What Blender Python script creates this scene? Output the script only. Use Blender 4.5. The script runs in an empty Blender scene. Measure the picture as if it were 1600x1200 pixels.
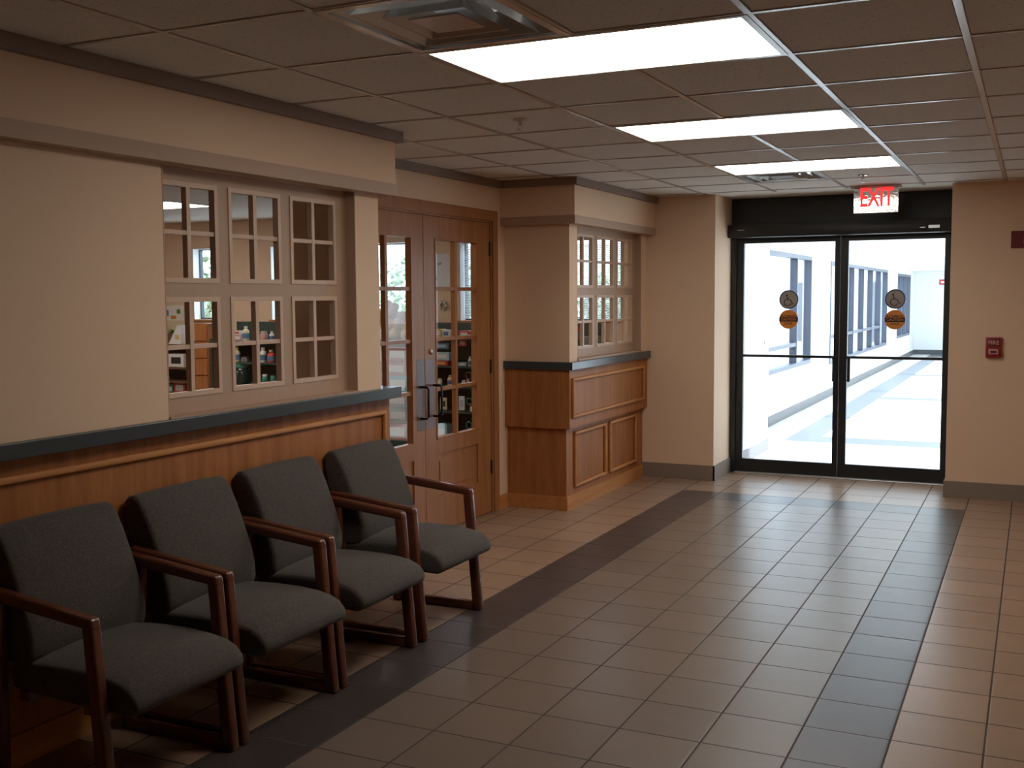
import bpy, bmesh, math, random
from mathutils import Vector, Matrix
random.seed(7)
C = bpy.context.scene.collection
PI = math.pi
H = 2.4315                       # ceiling height
XT, YT, GW, GD = -0.8026, 3.3212, 0.5733, 0.6203      # ceiling grid
TX, TY, TS = -0.4223, 3.6682, 0.3048                  # floor tile grid

# ------------------------------------------------------------------ materials
def new_mat(name):
    m = bpy.data.materials.new(name); m.use_nodes = True
    nt = m.node_tree
    return m, nt, nt.nodes['Principled BSDF']

class N:
    """small helper around a node tree"""
    def __init__(s, nt): s.nt = nt
    def val(s, sock, v):
        if isinstance(v, bpy.types.NodeSocket): s.nt.links.new(v, sock)
        elif v is not None: sock.default_value = v
    def math(s, op, a, b=None, c=None, clamp=False):
        n = s.nt.nodes.new('ShaderNodeMath'); n.operation = op; n.use_clamp = clamp
        s.val(n.inputs[0], a)
        if b is not None: s.val(n.inputs[1], b)
        if c is not None: s.val(n.inputs[2], c)
        return n.outputs[0]
    def mix(s, f, a, b, mode='MIX'):
        n = s.nt.nodes.new('ShaderNodeMix'); n.data_type = 'RGBA'; n.blend_type = mode
        s.val(n.inputs[0], f)
        s.val(n.inputs[6], a if isinstance(a, bpy.types.NodeSocket) else tuple(a) + (1,))
        s.val(n.inputs[7], b if isinstance(b, bpy.types.NodeSocket) else tuple(b) + (1,))
        return n.outputs[2]
    def pos(s, scale=(1, 1, 1)):
        g = s.nt.nodes.new('ShaderNodeTexCoord')
        m = s.nt.nodes.new('ShaderNodeMapping'); m.inputs['Scale'].default_value = scale
        s.nt.links.new(g.outputs['Object'], m.inputs[0]); return m.outputs[0]
    def wpos(s):
        g = s.nt.nodes.new('ShaderNodeNewGeometry')
        x = s.nt.nodes.new('ShaderNodeSeparateXYZ'); s.nt.links.new(g.outputs['Position'], x.inputs[0])
        return x.outputs
    def noise(s, vec, scale, detail=3, rough=.55):
        n = s.nt.nodes.new('ShaderNodeTexNoise'); s.nt.links.new(vec, n.inputs['Vector'])
        n.inputs['Scale'].default_value = scale; n.inputs['Detail'].default_value = detail
        n.inputs['Roughness'].default_value = rough
        return n.outputs['Fac']
    def ramp(s, f, *stops):
        n = s.nt.nodes.new('ShaderNodeValToRGB'); e = n.color_ramp.elements
        s.nt.links.new(f, n.inputs[0])
        while len(e) < len(stops): e.new(.5)
        for k, (p, c) in enumerate(stops): e[k].position = p; e[k].color = tuple(c) + (1,)
        return n.outputs[0]
    def bump(s, h, strength, dist, bsdf):
        b = s.nt.nodes.new('ShaderNodeBump'); b.inputs['Strength'].default_value = strength
        b.inputs['Distance'].default_value = dist
        s.nt.links.new(h, b.inputs['Height']); s.nt.links.new(b.outputs[0], bsdf.inputs['Normal'])

def simple(name, col, rough=.5, metal=0, spec=.5, var=0.0, vscale=20, bump=0):
    m, nt, b = new_mat(name); n = N(nt)
    b.inputs['Roughness'].default_value = rough; b.inputs['Metallic'].default_value = metal
    b.inputs['Specular IOR Level'].default_value = spec
    f = n.noise(n.pos(), vscale, 3)
    v = var if var else .04
    n.val(b.inputs['Base Color'], n.mix(f, [c * (1 - v) for c in col], [min(1, c * (1 + v)) for c in col]))
    if bump: n.bump(f, bump, .002, b)
    return m

def wood(name, c1, c2, rough=.5, axis='z', scale=1.0, spec=.14):
    m, nt, b = new_mat(name); n = N(nt)
    st = {'z': (11, 11, 1.0), 'y': (11, 1.0, 11), 'x': (1.0, 11, 11)}[axis]
    p = n.pos(tuple(v * scale for v in st))
    f1 = n.noise(p, 1.6, 6, .62)
    st2 = {'z': (220, 220, 9), 'y': (220, 9, 220), 'x': (9, 220, 220)}[axis]
    f2 = n.noise(n.pos(st2), 1.0, 2, .5)
    f3 = n.noise(n.pos(), 1.3, 2)
    c = n.ramp(f1, (.30, c2), (.52, [(a * .6 + d * .4) for a, d in zip(c1, c2)]), (.68, c1))
    c = n.mix(n.math('MULTIPLY', n.math('GREATER_THAN', f2, .60), .22), c, [v * .6 for v in c2])
    c = n.mix(n.math('MULTIPLY', f3, .25), c, c2)
    n.val(b.inputs['Base Color'], c)
    b.inputs['Roughness'].default_value = rough; b.inputs['Specular IOR Level'].default_value = spec
    n.bump(f2, .04, .0004, b)
    return m

M = {}
def wallpaper(name, col, var=.06):
    m, nt, b = new_mat(name); n = N(nt)
    f = n.noise(n.pos(), 260, 3, .7); g = n.noise(n.pos(), 14, 3, .6)
    c = n.mix(f, [v * (1 - var * 1.6) for v in col], [min(1, v * (1 + var)) for v in col])
    c = n.mix(n.math('MULTIPLY', g, .16), c, [col[0] * .92, col[1] * .85, col[2] * .80])
    n.val(b.inputs['Base Color'], c); b.inputs['Roughness'].default_value = .75
    b.inputs['Specular IOR Level'].default_value = .25
    n.bump(f, .25, .001, b); return m
M['wall'] = wallpaper('wallpaper_beige', (.80, .585, .415))
M['trim'] = simple('trim_taupe', (.46, .31, .215), .55)
M['crown'] = simple('crown_taupe', (.25, .175, .135), .6)
M['sash'] = simple('sash_taupe_paint', (.62, .44, .32), .45)
M['vinyl'] = simple('baseboard_vinyl_taupe', (.25, .20, .165), .45)
M['oak'] = wood('oak_vertical', (.46, .19, .065), (.31, .11, .036))
M['oak_y'] = wood('oak_along_wall', (.60, .28, .10), (.44, .18, .06), axis='y')
M['oak_door'] = wood('oak_door', (.42, .19, .08), (.31, .125, .048), rough=.33)
M['mahog'] = wood('mahogany_frame', (.135, .040, .019), (.095, .028, .014), rough=.24, axis='x', spec=.6)
M['lam'] = simple('laminate_slate', (.045, .058, .066), .28, var=.08, vscale=200)
M['black'] = simple('dark_anodized', (.012, .013, .014), .42)
M['blackmetal'] = simple('black_metal', (.012, .01, .01), .3, .3)
M['steel'] = simple('brushed_steel', (.55, .55, .56), .3, 1)
M['alum'] = simple('aluminium', (.75, .76, .78), .35, .9)
M['brass'] = simple('brass', (.6, .45, .25), .3, 1)
M['hinge'] = simple('hinge_dark', (.05, .03, .02), .4, .5)
M['grid'] = simple('ceiling_tee_enamel', (.56, .51, .46), .22, 0, .9)
M['vent'] = simple('vent_enamel', (.66, .62, .58), .2, .6)
M['whitepaint'] = simple('white_paint', (.86, .87, .88), .6)
M['winframe'] = simple('corridor_window_frame', (.055, .065, .095), .4)
M['red'] = simple('red_plastic', (.30, .022, .025), .4)
M['redsign'] = simple('dark_red_sign', (.16, .008, .016), .45)
M['white'] = simple('white_plastic', (.75, .73, .70), .45)
M['green_fix'] = simple('dark_green_fixture', (.028, .065, .052), .5)
M['pink'] = simple('pink_card', (.55, .33, .30), .6)
M['greybox'] = simple('grey_card', (.42, .46, .48), .6)
M['cream'] = simple('cream_plastic', (.68, .58, .38), .45)
M['redbox'] = simple('red_card', (.55, .06, .04), .5)
M['bluebox'] = simple('light_blue_card', (.35, .55, .62), .5)
M['teal'] = simple('teal_glass', (.05, .22, .17), .2)
M['darkglass'] = simple('dark_green_glass', (.012, .03, .024), .12)
M['leaf'] = simple('leaf_green', (.15, .20, .12), .6, var=.5, vscale=6)
M['paper'] = simple('white_paper', (.85, .88, .92), .6)
M['sage'] = simple('sage_dried', (.38, .40, .20), .8)
M['leaf2'] = simple('leaf_plant', (.08, .22, .04), .6, var=.4, vscale=30)
M['bark'] = simple('bark', (.12, .08, .05), .9)
M['plush'] = simple('beige_plush', (.78, .60, .44), .95, var=.25, vscale=40, bump=.5)
M['basket'] = simple('brown_basket', (.14, .06, .03), .7)
M['yellow'] = simple('yellow_card', (.62, .45, .12), .5)
M['blueprint'] = simple('blue_print', (.10, .18, .32), .5)
M['orange'] = simple('orange_sticker', (.72, .25, .035), .5)
M['stickergrey'] = simple('grey_sticker', (.36, .33, .31), .5)
M['stickerblue'] = simple('blue_ring', (.035, .06, .14), .5)
M['ink'] = simple('black_ink', (.012, .01, .012), .5)
M['concrete'] = simple('outside_concrete', (.55, .54, .50), .9)
M['farwall'] = simple('far_building_wall', (.62, .66, .68), .9)
M['blind'] = simple('blind_slat', (.70, .70, .68), .5)
M['carpet'] = simple('shop_carpet', (.16, .13, .11), .95, var=.2, vscale=150)

def fabric():
    m, nt, b = new_mat('grey_woven_fabric'); n = N(nt)
    a = n.noise(n.pos((230, 230, 230)), 1, 2, .7)
    h = n.noise(n.pos((40, 300, 300)), 1, 2, .6)
    k = n.noise(n.pos((300, 50, 300)), 1, 2, .6)
    c = n.ramp(a, (.30, (.022, .024, .026)), (.5, (.074, .066, .060)), (.72, (.20, .150, .105)))
    c2 = n.ramp(h, (.38, (.046, .050, .054)), (.62, (.115, .092, .072)))
    c = n.mix(.5, c, c2)
    c = n.mix(n.math('MULTIPLY', n.math('GREATER_THAN', k, .6), .4), c, (.055, .055, .06))
    n.val(b.inputs['Base Color'], c)
    b.inputs['Roughness'].default_value = .95; b.inputs['Specular IOR Level'].default_value = .15
    b.inputs['Sheen Weight'].default_value = .15
    n.bump(a, .5, .0015, b); return m
M['fabric'] = fabric()

def floor_mat():
    m, nt, b = new_mat('lobby_ceramic_tile'); n = N(nt)
    X, Y, Z = n.wpos()
    u = n.math('DIVIDE', n.math('SUBTRACT', TX, X), TS)      # column number grows to the left
    v = n.math('DIVIDE', n.math('SUBTRACT', Y, TY), TS)
    def edge(q):
        f = n.math('FRACT', q); return n.math('MINIMUM', f, n.math('SUBTRACT', 1.0, f))
    d = n.math('MULTIPLY', n.math('MINIMUM', edge(u), edge(v)), TS)
    grout = n.math('LESS_THAN', d, .0036)
    iu, iv = n.math('FLOOR', u), n.math('FLOOR', v)
    def between(q, lo, hi):
        return n.math('MULTIPLY', n.math('GREATER_THAN', q, lo), n.math('LESS_THAN', q, hi))
    colband = n.math('MAXIMUM', between(iu, -.5, .5), between(iu, 5.5, 6.5))
    inner = n.math('MULTIPLY', between(iu, .5, 5.5), n.math('LESS_THAN', iv, 14.5))
    band = n.math('MAXIMUM', n.math('MULTIPLY', colband, n.math('LESS_THAN', iv, 15.5)),
                  n.math('MULTIPLY', between(iu, -.5, 6.5), between(iv, 14.5, 15.5)))
    comb = nt.nodes.new('ShaderNodeCombineXYZ'); n.val(comb.inputs[0], iu); n.val(comb.inputs[1], iv)
    wn = nt.nodes.new('ShaderNodeTexWhiteNoise'); wn.noise_dimensions = '2D'
    nt.links.new(comb.outputs[0], wn.inputs['Vector'])
    tilev = n.math('MULTIPLY_ADD', wn.outputs['Value'], .16, .92)
    mot = n.math('MULTIPLY_ADD', n.noise(n.pos(), 9, 4), .22, .89)
    spk = n.math('MULTIPLY_ADD', n.noise(n.pos(), 330, 2), .16, .92)
    c = n.mix(inner, (.325, .212, .142), (.168, .125, .100))
    c = n.mix(band, c, (.062, .049, .047))
    sc = n.math('MULTIPLY', n.math('MULTIPLY', tilev, mot), spk)
    cc = nt.nodes.new('ShaderNodeCombineColor')
    for i in range(3): n.val(cc.inputs[i], sc)
    c = n.mix(1.0, c, cc.outputs[0], 'MULTIPLY')
    c = n.mix(grout, c, (.045, .032, .026))
    n.val(b.inputs['Base Color'], c)
    r = n.math('ADD', n.math('MULTIPLY_ADD', n.noise(n.pos(), 5, 3), .05, .282), n.math('MULTIPLY', grout, .5))
    n.val(b.inputs['Roughness'], r); b.inputs['Specular IOR Level'].default_value = .52
    hh = n.math('SMOOTH_MIN', n.math('MULTIPLY', d, 120), 1.0, .4)
    n.bump(hh, .35, .002, b)
    return m
M['floor'] = floor_mat()

def corridor_floor_mat():
    m, nt, b = new_mat('corridor_terrazzo'); n = N(nt)
    X, Y, Z = n.wpos()
    def between(q, lo, hi):
        return n.math('MULTIPLY', n.math('GREATER_THAN', q, lo), n.math('LESS_THAN', q, hi))
    yy = n.math('MODULO', n.math('SUBTRACT', Y, 12.0), 5.2)
    cross = n.math('MULTIPLY', n.math('LESS_THAN', yy, .42), n.math('GREATER_THAN', Y, 11.9))
    cross = n.math('MULTIPLY', cross, between(X, -2.45, 1))
    lon = n.math('MULTIPLY', between(X, -2.45, -2.12), n.math('GREATER_THAN', Y, 12))
    band = n.math('MAXIMUM', cross, lon)
    f = n.noise(n.pos(), 120, 2)
    c = n.mix(f, (.66, .66, .63), (.80, .80, .77))
    c = n.mix(n.math('MULTIPLY', band, .92), c, (.055, .07, .09))
    n.val(b.inputs['Base Color'], c); b.inputs['Roughness'].default_value = .4; b.inputs['Specular IOR Level'].default_value = .25
    return m
M['corrfloor'] = corridor_floor_mat()
M['vinylgrey'] = simple('corridor_baseboard_vinyl', (.085, .080, .085), .5)

def ceil_mat():
    m, nt, b = new_mat('acoustic_tile'); n = N(nt)
    f = n.noise(n.pos(), 160, 3, .7); g = n.noise(n.pos(), 60, 2)
    X, Y, Z = n.wpos()
    c = n.mix(f, (.65, .615, .565), (.88, .845, .79))
    c = n.mix(n.math('MULTIPLY', n.math('LESS_THAN', g, .36), .35), c, (.3, .26, .22))
    n.val(b.inputs['Base Color'], c); b.inputs['Roughness'].default_value = .9
    b.inputs['Specular IOR Level'].default_value = .1
    n.bump(f, .4, .002, b); return m
M['tile'] = ceil_mat()
M['shadowgap'] = simple('shadow_line_duct', (.38, .33, .29), .9)  # dark tone drawn as the shadow line beside tees, also for duct backs

def emit(name, col, s):
    m = bpy.data.materials.new(name); m.use_nodes = True; nt = m.node_tree; nt.nodes.clear()
    e = nt.nodes.new('ShaderNodeEmission'); e.inputs[0].default_value = tuple(col) + (1,); e.inputs[1].default_value = s
    o = nt.nodes.new('ShaderNodeOutputMaterial'); nt.links.new(e.outputs[0], o.inputs[0]); return m
M['lamp'] = emit('prismatic_lens_lit', (1, .93, .84), 8.5)
M['lampshop'] = emit('shop_lens_lit', (1, .90, .80), 11.0)
M['exitred'] = emit('exit_letters_lit', (1, .03, .03), 1.6)

def glass_mat(name, tint=(1, 1, 1), refl=.55, base=.0, rough=.02):
    m = bpy.data.materials.new(name); m.use_nodes = True; nt = m.node_tree; nt.nodes.clear(); n = N(nt)
    t = nt.nodes.new('ShaderNodeBsdfTransparent'); t.inputs[0].default_value = tuple(tint) + (1,)
    g = nt.nodes.new('ShaderNodeBsdfGlossy'); g.inputs['Roughness'].default_value = rough
    ge = nt.nodes.new('ShaderNodeNewGeometry'); dt = nt.nodes.new('ShaderNodeVectorMath'); dt.operation = 'DOT_PRODUCT'
    nt.links.new(ge.outputs['Normal'], dt.inputs[0]); nt.links.new(ge.outputs['Incoming'], dt.inputs[1])
    fr = n.math('MULTIPLY_ADD', n.math('POWER', n.math('SUBTRACT', 1.0, n.math('ABSOLUTE', dt.outputs['Value'])), 5.0), .96, .035)
    mx = nt.nodes.new('ShaderNodeMixShader')
    n.val(mx.inputs[0], n.math('MULTIPLY_ADD', fr, refl, base, clamp=True))
    nt.links.new(t.outputs[0], mx.inputs[1]); nt.links.new(g.outputs[0], mx.inputs[2])
    o = nt.nodes.new('ShaderNodeOutputMaterial'); nt.links.new(mx.outputs[0], o.inputs[0]); return m
M['glass'] = glass_mat('thin_clear_glass')
M['plate'] = glass_mat('clear_push_plate', (.80, .80, .87), .35, .03, .22)
def mirror_mat():
    m, nt, b = new_mat('mirrored_acrylic'); n = N(nt)
    b.inputs['Base Color'].default_value = (.80, .78, .74, 1); b.inputs['Metallic'].default_value = .92
    b.inputs['Roughness'].default_value = .07
    f = n.noise(n.pos((30, 1, 40)), 1.2, 2); n.bump(f, .12, .004, b); return m
M['mirror'] = mirror_mat()

# ------------------------------------------------------------------ mesh helpers
class MB:
    def __init__(s): s.bm = bmesh.new()
    def box(s, x0, x1, y0, y1, z0, z1, mat=None, bevel=0, seg=2):
        vs = [s.bm.verts.new((x, y, z)) for x in sorted((x0, x1)) for y in sorted((y0, y1)) for z in sorted((z0, z1))]
        F = [(0, 1, 3, 2), (4, 6, 7, 5), (0, 4, 5, 1), (2, 3, 7, 6), (0, 2, 6, 4), (1, 5, 7, 3)]
        fs = [s.bm.faces.new([vs[i] for i in f]) for f in F]
        if bevel:
            es = list({e for f in fs for e in f.edges})
            bmesh.ops.bevel(s.bm, geom=es, offset=bevel, segments=seg, profile=.5, affect='EDGES')
        elif mat is not None: bmesh.ops.transform(s.bm, matrix=mat, verts=vs)
        return s
    def prism(s, pts, ax, a, b, bevel=0, seg=3):
        """polygon pts extruded along axis ax from a to b; pts are in the two other axes in xyz order"""
        def mk(p, t):
            if ax == 'x': return (t, p[0], p[1])
            if ax == 'y': return (p[0], t, p[1])
            return (p[0], p[1], t)
        A = [s.bm.verts.new(mk(p, a)) for p in pts]; B = [s.bm.verts.new(mk(p, b)) for p in pts]
        n = len(pts); fs = [s.bm.faces.new(A[::-1]), s.bm.faces.new(B)]
        for i in range(n): fs.append(s.bm.faces.new((A[i], A[(i + 1) % n], B[(i + 1) % n], B[i])))
        if bevel:
            es = list({e for f in fs for e in f.edges})
            bmesh.ops.bevel(s.bm, geom=es, offset=bevel, segments=seg, profile=.5, affect='EDGES')
        return s
    def tube(s, pts, r, n=8, closed=False):
        rings = []; P = [Vector(p) for p in pts]; m = len(P)
        for i, p in enumerate(P):
            if closed: t = (P[(i + 1) % m] - P[i - 1]).normalized()
            else: t = (P[min(i + 1, m - 1)] - P[max(i - 1, 0)]).normalized()
            up = Vector((0, 0, 1)) if abs(t.z) < .9 else Vector((1, 0, 0))
            a = t.cross(up).normalized(); b = a.cross(t)
            rings.append([s.bm.verts.new(p + r * (a * math.cos(2 * PI * k / n) + b * math.sin(2 * PI * k / n))) for k in range(n)])
        for i in range(m if closed else m - 1):
            A, B = rings[i], rings[(i + 1) % m]
            for k in range(n): s.bm.faces.new((A[k], A[(k + 1) % n], B[(k + 1) % n], B[k]))
        if not closed: s.bm.faces.new(rings[0][::-1]); s.bm.faces.new(rings[-1])
        return s
    def lathe(s, c, prof, n=16, ax='z', rot=None):
        c = Vector(c); rings = []; vs = []
        for r, h in prof:
            ring = []
            for k in range(n):
                a = 2 * PI * k / n; u, v = r * math.cos(a), r * math.sin(a)
                p = Vector((u, v, h)) if ax == 'z' else (Vector((u, h, v)) if ax == 'y' else Vector((h, u, v)))
                if rot: p = rot @ p
                ring.append(s.bm.verts.new(c + p))
            rings.append(ring)
        for A, B in zip(rings, rings[1:]):
            for k in range(n): s.bm.faces.new((A[k], A[(k + 1) % n], B[(k + 1) % n], B[k]))
        s.bm.faces.new(rings[0][::-1]); s.bm.faces.new(rings[-1]); return s
    def pad(s, prof, y0, y1, r, bulge, ny=14):
        """upholstered pad: closed profile in xz swept along y, edges rounded by r, middle swollen by bulge"""
        n = len(prof); nm = []
        area = sum(prof[i][0] * prof[(i + 1) % n][1] - prof[(i + 1) % n][0] * prof[i][1] for i in range(n))
        sg = 1 if area > 0 else -1
        for i in range(n):
            t = Vector((prof[(i + 1) % n][0] - prof[i - 1][0], prof[(i + 1) % n][1] - prof[i - 1][1])).normalized()
            nm.append(Vector((t.y, -t.x)) * sg)
        st = []
        for k in range(5):
            a = k / 4 * PI / 2; st.append((y0 + r * (1 - math.sin(a)) if 0 else y0 + r * (1 - math.cos(a)) if 0 else y0 + r * (1 - math.cos(a)), r * (math.sin(a) - 1)))
        mid = [(y0 + r + (y1 - y0 - 2 * r) * k / ny, 0) for k in range(1, ny)]
        st = st + mid + [(y0 + y1 - y, o) for y, o in reversed(st)]
        rings = []
        for y, o in st:
            q = (y - y0) / (y1 - y0); bl = bulge * math.sin(PI * max(0, min(1, q))) ** .6 if bulge else 0
            rings.append([s.bm.verts.new((p[0] + nm[i].x * (o + bl * p[2]), y, p[1] + nm[i].y * (o + bl * p[2]))) for i, p in enumerate(prof)])
        for A, B in zip(rings, rings[1:]):
            for i in range(n): s.bm.faces.new((A[i], A[(i + 1) % n], B[(i + 1) % n], B[i]))
        s.bm.faces.new(rings[0][::-1]); s.bm.faces.new(rings[-1]); return s
    def text(s, body, size, c, axis_u, axis_v, depth=.002, bold=.0):
        """lettering centred on c, running along axis_u, up along axis_v"""
        cu = bpy.data.curves.new('t', 'FONT'); cu.body = body; cu.size = size; cu.align_x = 'CENTER'; cu.align_y = 'CENTER'
        cu.extrude = depth; cu.offset = bold; cu.resolution_u = 3
        o = bpy.data.objects.new('t', cu); me = bpy.data.meshes.new_from_object(o)
        U, V = Vector(axis_u), Vector(axis_v); W = U.cross(V)
        mt = Matrix((( U.x, V.x, W.x, c[0]), (U.y, V.y, W.y, c[1]), (U.z, V.z, W.z, c[2]), (0, 0, 0, 1)))
        me.transform(mt); s.bm.from_mesh(me)
        bpy.data.objects.remove(o); bpy.data.curves.remove(cu); bpy.data.meshes.remove(me); return s
    def build(s, name, mat, parent=None, smooth=None, loc=None):
        bmesh.ops.recalc_face_normals(s.bm, faces=s.bm.faces)
        me = bpy.data.meshes.new(name); s.bm.to_mesh(me); s.bm.free()
        me.materials.append(mat if not isinstance(mat, str) else M[mat])
        if smooth is not None:
            me.polygons.foreach_set('use_smooth', [True] * len(me.polygons))
            me.set_sharp_from_angle(angle=math.radians(smooth))
        o = bpy.data.objects.new(name, me); C.objects.link(o)
        if parent is not None: o.parent = parent; o.matrix_parent_inverse = Matrix.Translation(-parent.location) if parent.type == 'EMPTY' else Matrix()
        return o

def empty(name, loc=(0, 0, 0)):
    o = bpy.data.objects.new(name, None); C.objects.link(o); o.location = loc; o.empty_display_size = .1; return o
def tag(o, label, cat, group=None, kind=None):
    o['label'] = label; o['category'] = cat
    if group: o['group'] = group
    if kind: o['kind'] = kind
    return o
def struct(o, label, cat):
    return tag(o, label, cat, None, 'structure')
def lab(o, l): o['label'] = l; return o

# ------------------------------------------------------------------ floors
struct(MB().box(-3.69, 1.75, -3, 9.64, -.06, 0).build('floor', 'floor'), 'square ceramic tile floor with a dark tile border band', 'floor')
struct(MB().box(-10, -3.69, -.5, 9.75, -.06, 0).build('floor', 'carpet'), 'dim carpet floor inside the shop', 'floor')
struct(MB().box(-3.0, .6, 9.64, 31, -.06, -.001).build('floor', 'corrfloor'), 'sunlit pale corridor floor with grey bands', 'floor')

# ------------------------------------------------------------------ ceilings
XL_C = -3.69
cl = MB()
lights = [(0, 1), (3, 4), (6, 7)]
vents = [(-1, 0), (7, 8)]
X0c, X1c = XT - 2 * GW, XT
ys = [-3, YT - GD, YT, YT + GD, YT + 3 * GD, YT + 4 * GD, YT + 6 * GD, YT + 7 * GD, YT + 8 * GD, 9.72]
cl.box(XL_C, X0c, -3, 9.72, H, H + .05); cl.box(X1c, 1.75, -3, 9.72, H, H + .05)
for a, b in zip(ys, ys[1:]):
    k = (a - YT) / GD
    if any(abs(k - l[0]) < .01 for l in lights): continue
    if any(abs(k - v[0]) < .01 for v in vents): cl.box(X0c + GW, X1c, a, b, H, H + .05)
    else: cl.box(X0c, X1c, a, b, H, H + .05)
ceiling = cl.build('ceiling', 'tile')
struct(ceiling, 'speckled suspended ceiling tiles of the lobby', 'ceiling')
tees, shadow_lines = MB(), MB()
def seg_y(x, y0, y1):
    tees.box(x - .0115, x + .0115, y0, y1, H - .004, H - .0005)
    for sx in (-1, 1): shadow_lines.box(x + sx * .0115, x + sx * .0155, y0, y1, H - .0015, H + .0004)
def seg_x(y, x0, x1):
    tees.box(x0, x1, y - .0095, y + .0095, H - .0038, H - .0005)
    for sy in (-1, 1): shadow_lines.box(x0, x1, y + sy * .0095, y + sy * .0135, H - .0015, H + .0004)
for i in range(-5, 6):
    x = XT + i * GW
    if not XL_C < x < 1.7: continue
    if i == -1:
        prev_y = -3
        for k0, k1 in lights + [(7, 7)]:
            seg_y(x, prev_y, YT + k0 * GD); prev_y = YT + k1 * GD
        seg_y(x, prev_y, 9.05)
    else: seg_y(x, -3, 9.05)
for k in range(-10, 10):
    y = YT + k * GD
    if y < 9.6: seg_x(y, XL_C, 1.7)
lab(tees.build('ceiling_grid', 'grid', ceiling), 'enamelled metal tee grid between the tiles')
shadow_lines.build('tile_shadow_line', 'shadowgap', ceiling)  # thin dark strips painting the shadow line along each tee
struct(MB().box(-10, XL_C, -.5, 9.75, H, H + .05).build('ceiling', 'whitepaint'), 'pale ceiling inside the shop', 'ceiling')
struct(MB().box(-3.0, .6, 9.72, 31, H, H + .05).build('ceiling', 'whitepaint'), 'white corridor ceiling beyond the sliding door', 'ceiling')
struct(MB().box(-2.87, .1, 26.5, 31, 2.17, H).build('ceiling', 'whitepaint'), 'lower white soffit at the far end of the corridor', 'ceiling')

def ceiling_light(x0, x1, y0, y1, lens, label, group):
    t = empty('ceiling_light', ((x0 + x1) / 2, (y0 + y1) / 2, H))
    tag(t, label, 'ceiling light', group)
    f = MB(); w = .022
    f.box(x0, x1, y0, y0 + w, H - .006, H + .07); f.box(x0, x1, y1 - w, y1, H - .006, H + .07)
    f.box(x0, x0 + w, y0 + w, y1 - w, H - .006, H + .07); f.box(x1 - w, x1, y0 + w, y1 - w, H - .006, H + .07)
    f.box(x0, x1, y0, y1, H + .07, H + .075)
    f.build('lamp_frame', 'grid', t)
    MB().box(x0 + w, x1 - w, y0 + w, y1 - w, H - .002, H + .004).build('lens', lens, t)
    return t
ll = ['nearest and largest of the three lit ceiling panels, beside the square vent',
      'middle one of the three lit rectangular ceiling panels',
      'farthest lit ceiling panel, just before the exit sign']
for (a, b), l in zip(lights, ll):
    ceiling_light(X0c + .006, X1c - .006, YT + a * GD + .005, YT + b * GD - .005, 'lamp', l, 'lit ceiling panels in the lobby')
for x, y, l in [(-8.0, 7.28, 'lit ceiling panel inside the shop, seen through the upper left lattice panes'),
                (-5.55, 5.6, 'added unseen lit shop panel nearer the lobby wall'), (-9.7, 5.2, 'added unseen lit panel deep in the shop')]:  # last two panels are added out of view to brighten the shop
    ceiling_light(x, x + 1.2, y, y + .62, 'lampshop', l, 'lit ceiling panels in the shop')

def vent(x0, x1, y0, y1, label):
    t = empty('ceiling_vent', ((x0 + x1) / 2, (y0 + y1) / 2, H)); tag(t, label, 'vent', 'square ceiling vents')
    cx, cy = (x0 + x1) / 2, (y0 + y1) / 2; hx, hy = (x1 - x0) / 2, (y1 - y0) / 2
    MB().box(x0, x1, y0, y1, H + .10, H + .105).build('duct_back', 'shadowgap', t)
    def cone(k0, k1, z0, z1, th=.003):
        b = MB()
        vs = []
        for k, z in ((k0, z0), (k1, z1)):
            vs.append([b.bm.verts.new((cx + sx * hx * k, cy + sy * hy * k, z)) for sx, sy in ((-1, -1), (1, -1), (1, 1), (-1, 1))])
        for k, z in ((k1 - .012, z1 + .001), (k0 - .012, z0 + .001)):
            vs.append([b.bm.verts.new((cx + sx * hx * k, cy + sy * hy * k, z)) for sx, sy in ((-1, -1), (1, -1), (1, 1), (-1, 1))])
        for a in range(4):
            A, B = vs[a], vs[(a + 1) % 4]
            for i in range(4): b.bm.faces.new((A[i], A[(i + 1) % 4], B[(i + 1) % 4], B[i]))
        return b
    f = MB()
    for (a0, a1, b0, b1) in ((x0, x1, y0, y0 + .03), (x0, x1, y1 - .03, y1), (x0, x0 + .03, y0 + .03, y1 - .03), (x1 - .03, x1, y0 + .03, y1 - .03)):
        f.box(a0, a1, b0, b1, H - .006, H + .003)
    f.build('vent_frame', 'vent', t)
    cone(.92, .80, H - .002, H + .075).build('louvre_ring', 'vent', t)
    cone(.74, .56, H - .006, H + .06).build('louvre_ring', 'vent', t)
    cone(.50, .34, H - .006, H + .06).build('louvre_ring', 'vent', t)
    b = MB(); b.box(cx - hx * .30, cx + hx * .30, cy - hy * .30, cy + hy * .30, H - .005, H + .0)
    lab(b.build('centre_plate', 'vent', t), 'flat square plate in the vent middle')
vent(X0c + .004, X0c + GW - .004, YT - GD + .004, YT - .004, 'large square ceiling vent at the top edge, next to the nearest light')
vent(X0c + .004, X0c + GW - .004, YT + 7 * GD + .004, YT + 8 * GD - .004, 'far shiny square vent directly behind the farthest light')

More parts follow.
